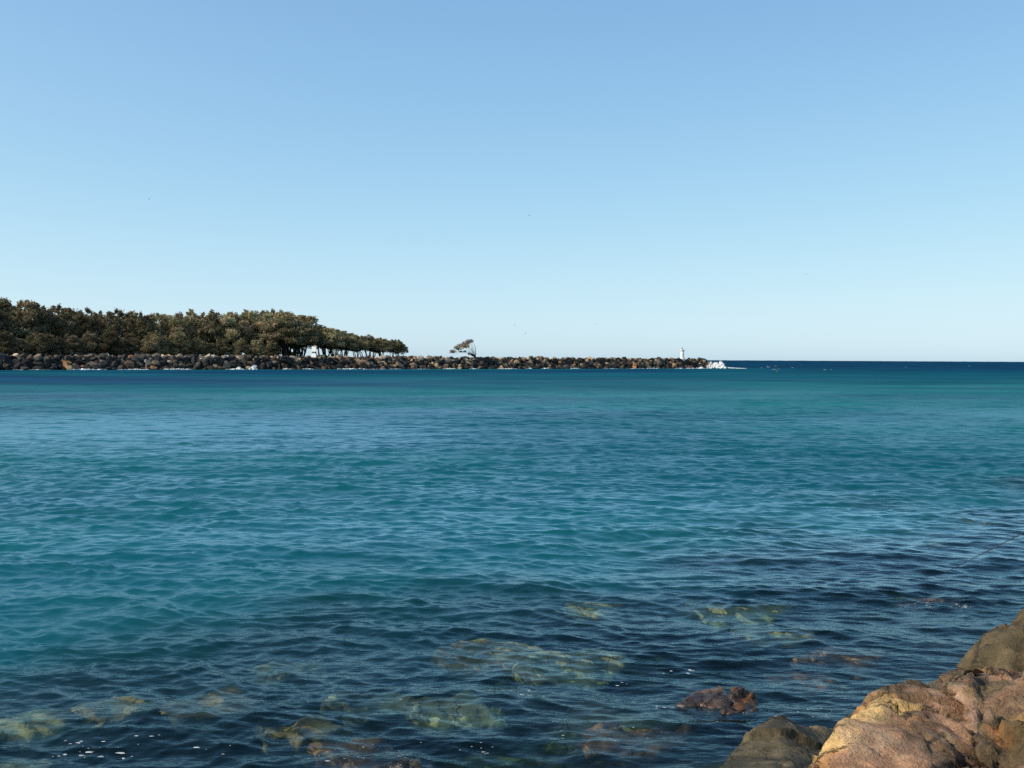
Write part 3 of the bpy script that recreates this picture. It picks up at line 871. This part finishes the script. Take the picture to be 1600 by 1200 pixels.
cr_c = [([at(1548, 1171, 3.87), at(1528, 1128, 4.15)], 0.014, 0.06), ([hub, at(1553, 1140, 4.05)], 0.013, 0.06), ([hub, at(1572, 1150, 4.0)], 0.013, 0.05), ([hub, at(1536, 1184, 3.8)], 0.014, 0.06), ([hub, at(1562, 1192, 3.74)], 0.014, 0.06),
        ([at(1508, 1052, 4.65), at(1507, 1085, 4.5), at(1512, 1110, 4.32)], 0.02, 0.04), ([at(1548, 1040, 4.7), at(1530, 1090, 4.4)], 0.03, 0.035), ([at(1478, 1100, 4.5), at(1488, 1114, 4.36)], 0.04, 0.11)]
boulder('boulder', crag_pts, 0.017, 0.022, 'craggy tan and ochre boulder with star shaped cracks at the right edge', 'boulder', crag_col, M_ROCK, 23, cr_c, 1, 0.022, big=2.4, crease=.6, fract=((.36, .13, .010, .018), (.14, .17, .006, .004), (.055, .13, .0015, .001)))

def olive_col(seed, a=(0.115, 0.084, 0.038), b=(0.06, 0.05, 0.022), lim=(0.16, .12, .06)):
    def fn(co, no, crk):
        c = full(len(co), a)
        c = mixc(c, b, sstep(-.1, .45, fbm(co, 2.2, 5, seed)))
        c = mixc(c, lim, 0.6 * sstep(.2, .5, fbm(co, 5, 4, seed + 3)))
        return mixc(c, np.array(b) * .4, 0.8 * crk)
    return fn
a_pts = [at(1490, 1040, 6.0), at(1512, 1014, 6.0), at(1553, 982, 6.1), at(1577, 962, 6.2), at(1602, 948, 6.3), at(1680, 925, 6.4), at(1760, 960, 6.2), at(1800, 1060, 5.6), at(1620, 1040, 5.5), at(1540, 1050, 5.7),
         at(1560, 1130, 5.7), at(1700, 1130, 5.5), at(1500, 1100, 6.6), at(1700, 1060, 7.2), at(1800, 1000, 7.2)]
boulder('boulder', a_pts, 0.024, 0.018, 'smooth olive brown boulder behind the craggy one at the right edge', 'boulder', olive_col(501), M_ROCK, 31,
        [([at(1590, 955, 6.2), at(1582, 975, 6.1), at(1570, 985, 6.05)], 0.02, 0.05), ([at(1596, 1000, 5.9), at(1590, 1040, 5.6)], 0.03, 0.05)], 5, fract=((.6, .06, .004, .008), (.2, .06, .003, .002)))
# dark faceted rock at the bottom
e_pts = [at(1100, 1235, 6.9), at(1127, 1198, 7.2), at(1160, 1153, 7.7), at(1194, 1130, 8.0), at(1208, 1127, 8.0), at(1226, 1131, 7.95), at(1320, 1141, 8.9), at(1345, 1180, 8.5),
         at(1244, 1215, 6.7), at(1330, 1260, 7.5), at(1240, 1260, 6.4), at(1120, 1270, 6.7), at(1140, 1230, 8.6), at(1300, 1220, 8.9), at(1340, 1250, 8.4)]
def dark_col(co, no, crk):
    c = full(len(co), (0.115, 0.092, 0.048))
    c = mixc(c, (0.055, 0.048, 0.026), sstep(-.1, .4, fbm(co, 2.4, 5, 601)))
    c = mixc(c, (0.19, .15, .085), 0.6 * sstep(.2, .5, fbm(co, 6, 4, 605)))
    return c
boulder('boulder', e_pts, 0.022, 0.010, 'dark grey green rock with a sharp ridge at the bottom, left of the slab', 'boulder', dark_col, M_ROCK, 41, (), 1, ridged=0.008, big=2.2, crease=0.5, fract=((.6, .05, .004, .002), (.15, .05, .002, .0005)))
# rocks peeping out behind the slab
d_pts = [at(1308, 1122, 6.2), at(1316, 1108, 6.3), at(1350, 1099, 6.4), at(1400, 1094, 6.4), at(1430, 1110, 6.2), at(1313, 1146, 6.0), at(1340, 1190, 5.7), at(1430, 1190, 5.7), at(1330, 1150, 6.9), at(1420, 1140, 7.0)]
boulder('boulder', d_pts, 0.03, 0.03, 'small olive rock peeping out behind the yellow edge of the slab', 'boulder', olive_col(701, (.12, .092, .048), (.07, .058, .03)), M_ROCK, 53, (), 8)
g_pts = [at(1388, 1104, 5.6), at(1426, 1077, 5.7), at(1453, 1062, 5.8), at(1478, 1050, 5.9), at(1510, 1060, 5.8), at(1510, 1130, 5.3), at(1400, 1140, 5.3), at(1440, 1110, 6.4), at(1510, 1100, 6.4)]
boulder('boulder', g_pts, 0.025, 0.035, 'brown rock wedged between the slab and the craggy boulder', 'boulder', olive_col(721, (.14, .10, .055), (.08, .06, .035)), M_ROCK, 59, (), 5)

# more of the bank outside the frame
for k, (x, y, z, r_) in enumerate([(5.5, 6.8, 2.5, 1.45), (6.1, 9.0, 1.4, 1.1), (8.0, 11.4, 1.0, 1.2), (0.6, 4.3, 1.3, 0.8), (-0.9, 4.4, 1.1, .8), (-2.4, 3.6, 1.2, 0.8), (10.2, 14.2, .9, 1.2), (3.3, 2.0, 2.2, .9)]):
    rg = random.Random(900 + k)
    pts = [Vector((x, y, z)) + Vector((rg.gauss(0, 1), rg.gauss(0, 1), rg.gauss(0, 1))).normalized() * r_ * rg.uniform(.8, 1.1) * 0.95 for _ in range(20)]
    if y < 6 and x < 3: pts = [Vector((p.x, p.y, min(p.z, CAM_H - 0.46 * p.y - 0.15))) for p in pts]
    boulder('boulder', pts, 0.06, 0.07, ['tall', 'round', 'grey', 'low', 'brown', 'squat', 'far', 'near'][k] + ' bank boulder just outside the picture', 'boulder', olive_col(800 + k * 7), M_ROCK, 900 + k, (), 4)

# half-drowned rock with orange weed
h_pts = [at(1062, 1090, 12.62), at(1082, 1068, 12.92), at(1104, 1059, 13.02), at(1128, 1057, 13.02), at(1140, 1072, 12.92), at(1136, 1100, 12.52), at(1090, 1108, 12.42), at(1075, 1080, 13.52), at(1125, 1080, 13.62), at(1060, 1120, 13.02), at(1140, 1120, 13.02)]
rk = tag(empty('half_submerged_rock', at_z(1120, 1090, -0.3)), 'wet twin peaked rock with orange seaweed breaking the water near the slab', 'rock')
def wet_col(co, no, crk):
    c = full(len(co), (0.04, 0.025, 0.016)); return mixc(c, (0.10, .058, .03), sstep(0, .5, fbm(co, 4, 4, 51)))
def weed_col(co, no, crk):
    c = full(len(co), (0.115, 0.048, 0.012)); return mixc(c, (0.03, .018, .008), sstep(-.1, .35, fbm(co, 6, 4, 57)))
def reparent(o, par):
    o.parent = par; o.matrix_parent_inverse = Matrix.Translation(-par.location)
o = boulder('wet_rock', h_pts, 0.025, 0.035, None, None, wet_col, M_WET, 61, (), 1, big=3, fract=((.3, .15, .01, .01), (.1, .12, .004, .003))); reparent(o, rk)
w_pts = [at(1116, 1100, 12.47), at(1122, 1082, 12.77), at(1142, 1072, 12.87), at(1156, 1065, 12.97), at(1172, 1066, 12.97), at(1180, 1080, 12.87), at(1196, 1092, 12.77), at(1180, 1102, 12.47), at(1140, 1106, 12.37), at(1150, 1080, 13.47), at(1185, 1095, 13.47), at(1120, 1120, 12.97), at(1190, 1120, 12.97)]
o = boulder('weedy_rock', w_pts, 0.022, 0.05, None, None, weed_col, M_WEED, 67, (), 1, ridged=0.03, big=4, fract=((.14, .15, .006, .006),)); reparent(o, rk)

rk.location.z -= 0.11

# rocks just breaking the surface
k_pts = [at(560, 1215, 10.4), at(600, 1194, 10.6), at(630, 1185, 10.8), at(660, 1187, 10.8), at(700, 1205, 10.6), at(640, 1230, 10.2), at(600, 1240, 10.6), at(690, 1240, 10.8), at(640, 1200, 11.3)]
boulder('wet_rock', k_pts, 0.03, 0.05, 'black weedy rock tip breaking the surface at the bottom edge', 'rock', lambda co, no, crk: mixc(full(len(co), (0.012, .012, .009)), (0.07, .055, .025), sstep(.1, .5, fbm(co, 6, 4, 71))), M_WET, 71, (), 2, ridged=.05, big=3)
aw = at_z(1470, 943, -0.09)
aw_pts = [aw + Vector(v) for v in ((-.75, 0, -.05), (-.4, -.12, .04), (0, -.1, .07), (.45, -.1, .10), (.8, 0, .04), (.3, .3, .05), (-.4, .3, .03), (0, .1, -.5), (-.6, .2, -.4), (.7, .2, -.4))]
boulder('wet_rock', aw_pts, 0.03, 0.035, 'low brown rock awash with white water left of the olive boulder', 'rock', lambda co, no, crk: mixc(full(len(co), (0.05, .036, .026)), (0.11, .08, .06), sstep(.1, .5, fbm(co, 5, 4, 73))), M_WET, 73, (), 2, ridged=.03, big=3)

# submerged rocks seen through the water
def drowned(px, py, w, dep, col, label, h=0.35):
    dep = dep * 0.6
    c = at_z(px, py, -dep)
    half = w * 1.35 / F * c.y / 2
    g = random.Random(int(px * 7 + py))
    pts = []
    for _ in range(18):
        v = Vector((g.gauss(0, 1), g.gauss(0, 1), g.gauss(0, 1))).normalized() * g.uniform(.85, 1.1)
        pts.append(c + Vector((v.x * half * 1.15, v.y * half * 0.9, (v.z - 1) * h * .6 + .10)))
    boulder('submerged_rock', pts, max(0.03, half / 14), min(half * 0.32, .16), label, 'rock',
            lambda co, no, crk: mixc(full(len(co), col), np.array(col) * 0.45, sstep(-.3, .6, fbm(co, 1.6, 3, int(px)))), M_SEABED, int(px + py), (), 3, big=1.2 / max(half, .3), zmax=-0.12)
PG, YG, BR, GR = (0.46, 0.44, 0.22), (0.47, 0.36, 0.15), (0.28, 0.165, 0.09), (0.32, 0.31, 0.16)
for a in [(320, 1090, 130, .10, YG, 'large yellow brown rock under clear water at lower left'),
          (175, 1098, 100, .16, YG, 'yellow green rock under water, left of the large drowned one'),
          (45, 1128, 110, .22, PG, 'pale green rock under water near the left edge'),
          (30, 1196, 80, .15, GR, 'green rock under water in the bottom left corner'),
          (455, 1045, 90, .25, GR, 'green rock under water above the large yellow brown one'),
          (465, 1132, 110, .15, YG, 'olive rock under water right of the large yellow brown one'),
          (590, 1090, 110, .25, GR, 'dull green rock under the dark water below middle'),
          (720, 1105, 120, .25, PG, 'pale green patch of rock under water at bottom middle'),
          (760, 1020, 130, .28, YG, 'olive brown rock under water below the middle of the water'),
          (930, 945, 75, .18, PG, 'bright pale green rock under water where shallows meet the turquoise'),
          (1140, 950, 120, .3, PG, 'pale green rock under water above the weedy rock'),
          (900, 1040, 150, .3, GR, 'broad green rock under water left of the weedy rock'),
          (1255, 1050, 90, .12, BR, 'reddish brown rock under water right of the weedy rock'),
          (1310, 1018, 100, .16, BR, 'brown rock under water between weedy rock and olive boulder'),
          (990, 1140, 130, .18, BR, 'brown rock under water below left of the weedy rock'),
          (1200, 985, 90, .25, GR, 'green rock under water over the weedy rock, right of the pale one'),
          (1510, 812, 90, .25, PG, 'pale green rock under water near the fishing rod'),
          (1440, 838, 70, .28, YG, 'olive rock under water left of the fishing rod'),
          (560, 1170, 120, .15, BR, 'brown rock under water just above the black rock tip')]:
    drowned(*a)

# ------------------------------------------------------------------ foam, spray and whitecaps
def blob_cloud(name, centers, radii, seed, flat=1.0, mat=M_FOAM):
    g = np.random.default_rng(seed)
    bm = bmesh.new(); bmesh.ops.create_icosphere(bm, subdivisions=1, radius=1)
    bv = np.array([v.co[:] for v in bm.verts]); bf = np.array([[v.index for v in f_.verts] for f_ in bm.faces]); bm.free()
    k = len(centers); radii = np.asarray(radii)
    if radii.ndim == 1: radii = np.stack([radii, radii, radii * flat], 1)
    jit = g.uniform(0.7, 1.3, (k, len(bv), 1))
    V = centers[:, None, :] + bv[None] * radii[:, None, :] * jit
    Fc = bf[None] + (np.arange(k) * len(bv))[:, None, None]
    return mesh_np(name, V.reshape(-1, 3), Fc.reshape(-1, 3), [mat], True)
g = np.random.default_rng(3)
# wash along the foot of the breakwater
C, Rd = [], []
s = -15.0
while s < BW_LEN - 4:
    if g.random() < 0.62:
        L_ = g.uniform(3, 12); big = g.uniform(0.08, 0.28)
        for _ in range(int(L_ * 5)):
            u = g.random(); p = bwp(s + u * L_, 6.2 + g.normal(0, .35))
            C.append((p.x, p.y, 0.05 + abs(g.normal(0, big * .4)))); Rd.append((g.uniform(.3, 1.0), g.uniform(.2, .5), big * g.uniform(.4, 1.0) * math.sin(math.pi * min(max(u, .1), .9))))
        s += L_
    s += g.uniform(1, 7)
link_o = link('shore_foam', blob_cloud('shore_foam', np.array(C), np.array(Rd), 5))
tag(link_o, 'thin white line of wash along the foot of the breakwater', 'foam', kind='stuff')

def splash(px, py, Y, w, h, count, seed, label, lean=0.0, tail=0.0):
    b = at_z(px, py, 0.0); b = Vector((at(px, py, Y).x, Y, 0))
    g = np.random.default_rng(seed)
    u = g.beta(1.0, 2.0, count); lobes = g.normal(0, .6, 7); li = g.integers(0, 7, count); ang = lobes[li] + g.normal(0, .13, count); reach = g.uniform(.45, 1.15, 7)[li]
    top = h * (0.55 + 0.45 * np.cos(np.clip(ang * 1.6, -1.5, 1.5)))
    z = u * top * reach
    x = b.x + np.sin(ang * 1.0) * w * (1.0 - .45 * u) + g.normal(0, .25, count) + lean * z; y = b.y + g.normal(0, w * .3, count)
    u2 = g.uniform(.75, 1.0, count); z = z * u2
    r_ = (0.07 + 0.55 * (1 - u) ** 1.3) * g.uniform(.4, 1.2, count) * (h / 5) ** .5
    C = np.stack([x, y, z], 1); Rr = np.stack([r_, r_, r_], 1)
    if tail:
        k = int(count * .5); t = g.random(k)
        C = np.concatenate([C, np.stack([b.x + t * tail, b.y + g.normal(0, .8, k), .1 + 1.7 * (1 - t) ** 2.5 * g.random(k)], 1)])
        rr_ = .42 * (1 - .6 * t) * g.uniform(.3, 1.2, k)
        Rr = np.concatenate([Rr, np.stack([rr_ * 1.6, rr_, rr_ * .6], 1)])
    me = blob_cloud('wave_splash', C, Rr, seed)
    o = link('wave_splash', me); me.transform(Matrix.Translation(-b)); o.location = b
    tag(o, label, 'splash', 'waves breaking on the breakwater', kind='stuff')
splash(1115, 577, 512, 5.2, 6.6, 5200, 8, 'tall white burst of spray at the end of the breakwater', 0.22, 15)
splash(1096, 577, 500, 1.2, 1.3, 120, 9, 'small white splash just left of the tall burst', 0)
splash(373, 578, 360, .7, 1.6, 70, 10, 'small narrow splash on the stones below the wood', 0)
splash(395, 578, 363, 1.3, 2.2, 120, 11, 'wider grey white splash on the stones below the wood', 0.25)

# whitecaps outside the entrance, foam flecks near the bank
M_BUBBLE = simple_mat('thin_foam', (0.5, 0.52, 0.52), 0.8, spec=0.2)
def fleck_mesh(name, pts, sizes, seed, lift=0.012, stretch=2.0, mat=M_FOAM):
    g = np.random.default_rng(seed); V, Fc = [], []
    for p, s_ in zip(pts, sizes):
        k = 9; a = np.linspace(0, 2 * math.pi, k, endpoint=False) + g.uniform(0, 1)
        r_ = s_ * g.uniform(.45, 1.2, k); st = g.uniform(.8, stretch)
        ring = np.stack([p[0] + r_ * st * np.cos(a), p[1] + r_ * np.sin(a), np.full(k, p[2] + lift * .2)], 1)
        b0 = len(V); V.extend(ring.tolist()); V.append([p[0], p[1], p[2] + lift + s_ * .1])
        for q in range(k): Fc.append((b0 + q, b0 + (q + 1) % k, b0 + k))
    return mesh_np(name, V, Fc, [mat], True)
P, Sz = [], []
for _ in range(15):
    px = g.choice((g.uniform(1130, 1230), g.uniform(1200, 1320), g.uniform(1300, 1600)), p=(.35, .45, .2)); py = g.uniform(568, 580)
    q = at_z(px, py, 0.15); P.append(tuple(q)); Sz.append(g.uniform(.08, .26))
tag(link('whitecaps', fleck_mesh('whitecaps', P, Sz, 4, .05, 6.0)), 'scattered small whitecaps on the open sea right of the breakwater', 'whitecaps', kind='stuff')
# flecks lie on the real wave surface: pick vertices of the water mesh
pix = np.stack([800 + F * WV[:, 0] / np.maximum(WV[:, 1], .1), 560.7 + F * (CAM_H - WV[:, 2]) / np.maximum(WV[:, 1], .1)], 1)
P, Sz = [], []
for (cx, cy, rx, ry, cnt, sz) in [(100, 1175, 90, 18, 30, .022), (140, 1190, 70, 8, 14, .035), (240, 1165, 40, 10, 8, .02), (330, 1175, 30, 12, 8, .03), (480, 1185, 90, 12, 16, .018), (600, 1175, 80, 12, 16, .018),
                                  (745, 1175, 30, 10, 14, .03), (640, 1192, 40, 6, 16, .02), (825, 1088, 14, 8, 10, .03), (970, 1070, 30, 8, 8, .022), (1070, 1050, 30, 8, 10, .03), (1035, 1105, 10, 4, 5, .03),
                                  (1130, 1106, 70, 6, 26, .022), (1290, 1110, 40, 12, 14, .022), (1440, 942, 25, 5, 12, .022), (1515, 946, 25, 4, 26, .03), (900, 1150, 120, 30, 20, .012), (1180, 1110, 60, 20, 22, .012)]:
    m_ = (np.abs(pix[:, 0] - cx) < rx) & (np.abs(pix[:, 1] - cy) < ry) & (WV[:, 1] < 60)
    ids = np.nonzero(m_)[0]
    if not len(ids): continue
    w_ = np.exp(-((pix[ids, 0] - cx) / rx) ** 2 - ((pix[ids, 1] - cy) / ry) ** 2); w_ /= w_.sum()
    for j in g.choice(ids, max(2, int(cnt * .6)), p=w_):
        P.append(tuple(WV[j])); Sz.append(sz * .8 * g.choice((.25, .35, .5, .9)))
tag(link('foam_flecks', fleck_mesh('foam_flecks', P, Sz, 6, .002, 3.0, M_BUBBLE)), 'small white foam flecks drifting on the dark near water', 'foam', kind='stuff')

# ------------------------------------------------------------------ fishing rod coming in from the right
tip = at(1478, 894, 7.3); mid = at(1600, 832, 7.0)
dv = (mid - tip).normalized()
butt = tip + dv * 3.0
rod = tag(empty('fishing_rod', butt), 'thin dark fishing rod reaching in from the right edge over the water', 'fishing rod')
bm = bmesh.new(); tube(bm, [tip - butt, (tip - butt) * .75, (tip - butt) * .5, (tip - butt) * .2, Vector((0, 0, 0))], [.0018, .0034, .0052, .008, .010], 8)
me = bpy.data.meshes.new('blank'); bm.to_mesh(me); bm.free(); me.materials.append(M_DARK); link('blank', me, rod)
bm = bmesh.new(); tube(bm, [dv * -0.45, dv * -0.02, dv * .02], [.014, .015, .012], 10)
me = bpy.data.meshes.new('grip'); bm.to_mesh(me); bm.free(); me.materials.append(simple_mat('cork', (.28, .17, .09), .8, noise=.2, nscale=40)); link('grip', me, rod)
for t in (.12, .32, .55, .78):
    bm = bmesh.new(); c0 = (tip - butt) * (1 - t) + Vector((0, 0, -.012)); ring = []
    tube(bm, [c0 + Vector((0, .008 * math.cos(q * 1.0472), .008 * math.sin(q * 1.0472))) for q in range(7)], [.0014] * 7, 5)
    me = bpy.data.meshes.new('line_guide'); bm.to_mesh(me); bm.free(); me.materials.append(M_GREYP); link('line_guide', me, rod)

# ------------------------------------------------------------------ birds
def bird_mesh(span):
    bm = bmesh.new()
    h = span / 2
    bmesh.ops.create_uvsphere(bm, u_segments=8, v_segments=6, radius=1)
    for v in bm.verts: v.co = Vector((v.co.x * h * .10, v.co.y * h * .42, v.co.z * h * .10))
    body = bpy.data.meshes.new('body'); bm.to_mesh(body); bm.free()
    wings = []
    for s_ in (-1, 1):
        bm = bmesh.new()
        o_ = [(0, .18, .03), (.45, .22, .24), (1.0, -.05, .10), (.5, -.08, .20), (0, -.14, .03)]
        tp = [bm.verts.new((s_ * a * h, b * h, c * h)) for a, b, c in o_]; bt = [bm.verts.new((s_ * a * h, b * h, c * h - .03 * h)) for a, b, c in o_]
        bm.faces.new(tp); bm.faces.new(bt[::-1])
        for q in range(5): bm.faces.new((tp[q], bt[q], bt[(q + 1) % 5], tp[(q + 1) % 5]))
        me = bpy.data.meshes.new('wing'); bm.to_mesh(me); bm.free(); wings.append(me)
    for me in [body] + wings: me.materials.append(M_BIRD)
    return body, wings
M_BIRD = simple_mat('grey_feathers', (0.10, 0.10, 0.11), .8)
body, wings = bird_mesh(1.15)
for k, (px, py, Y, rz, lab) in enumerate([(827, 337, 300, .4, 'clearest dark bird flying high above the lone tree'), (233, 311, 380, 1.2, 'faint bird flying high above the wood at left'), (931, 506, 380, .2, 'small bird low in the sky between lone tree and lighthouse'),
                                          (821, 521, 400, 2.0, 'lowest small bird just right of the lone tree'), (804, 508, 420, .9, 'faint bird just above the lowest one'), (1260, 429, 430, .6, 'faint bird in the sky right of the lighthouse')]):
    o = tag(empty('flying_bird', at(px, py, Y), rz), lab, 'bird', 'birds in the sky')
    o.rotation_euler = (0, .25, rz)
    link('body', body, o)
    for w in wings: link('wing', w, o)
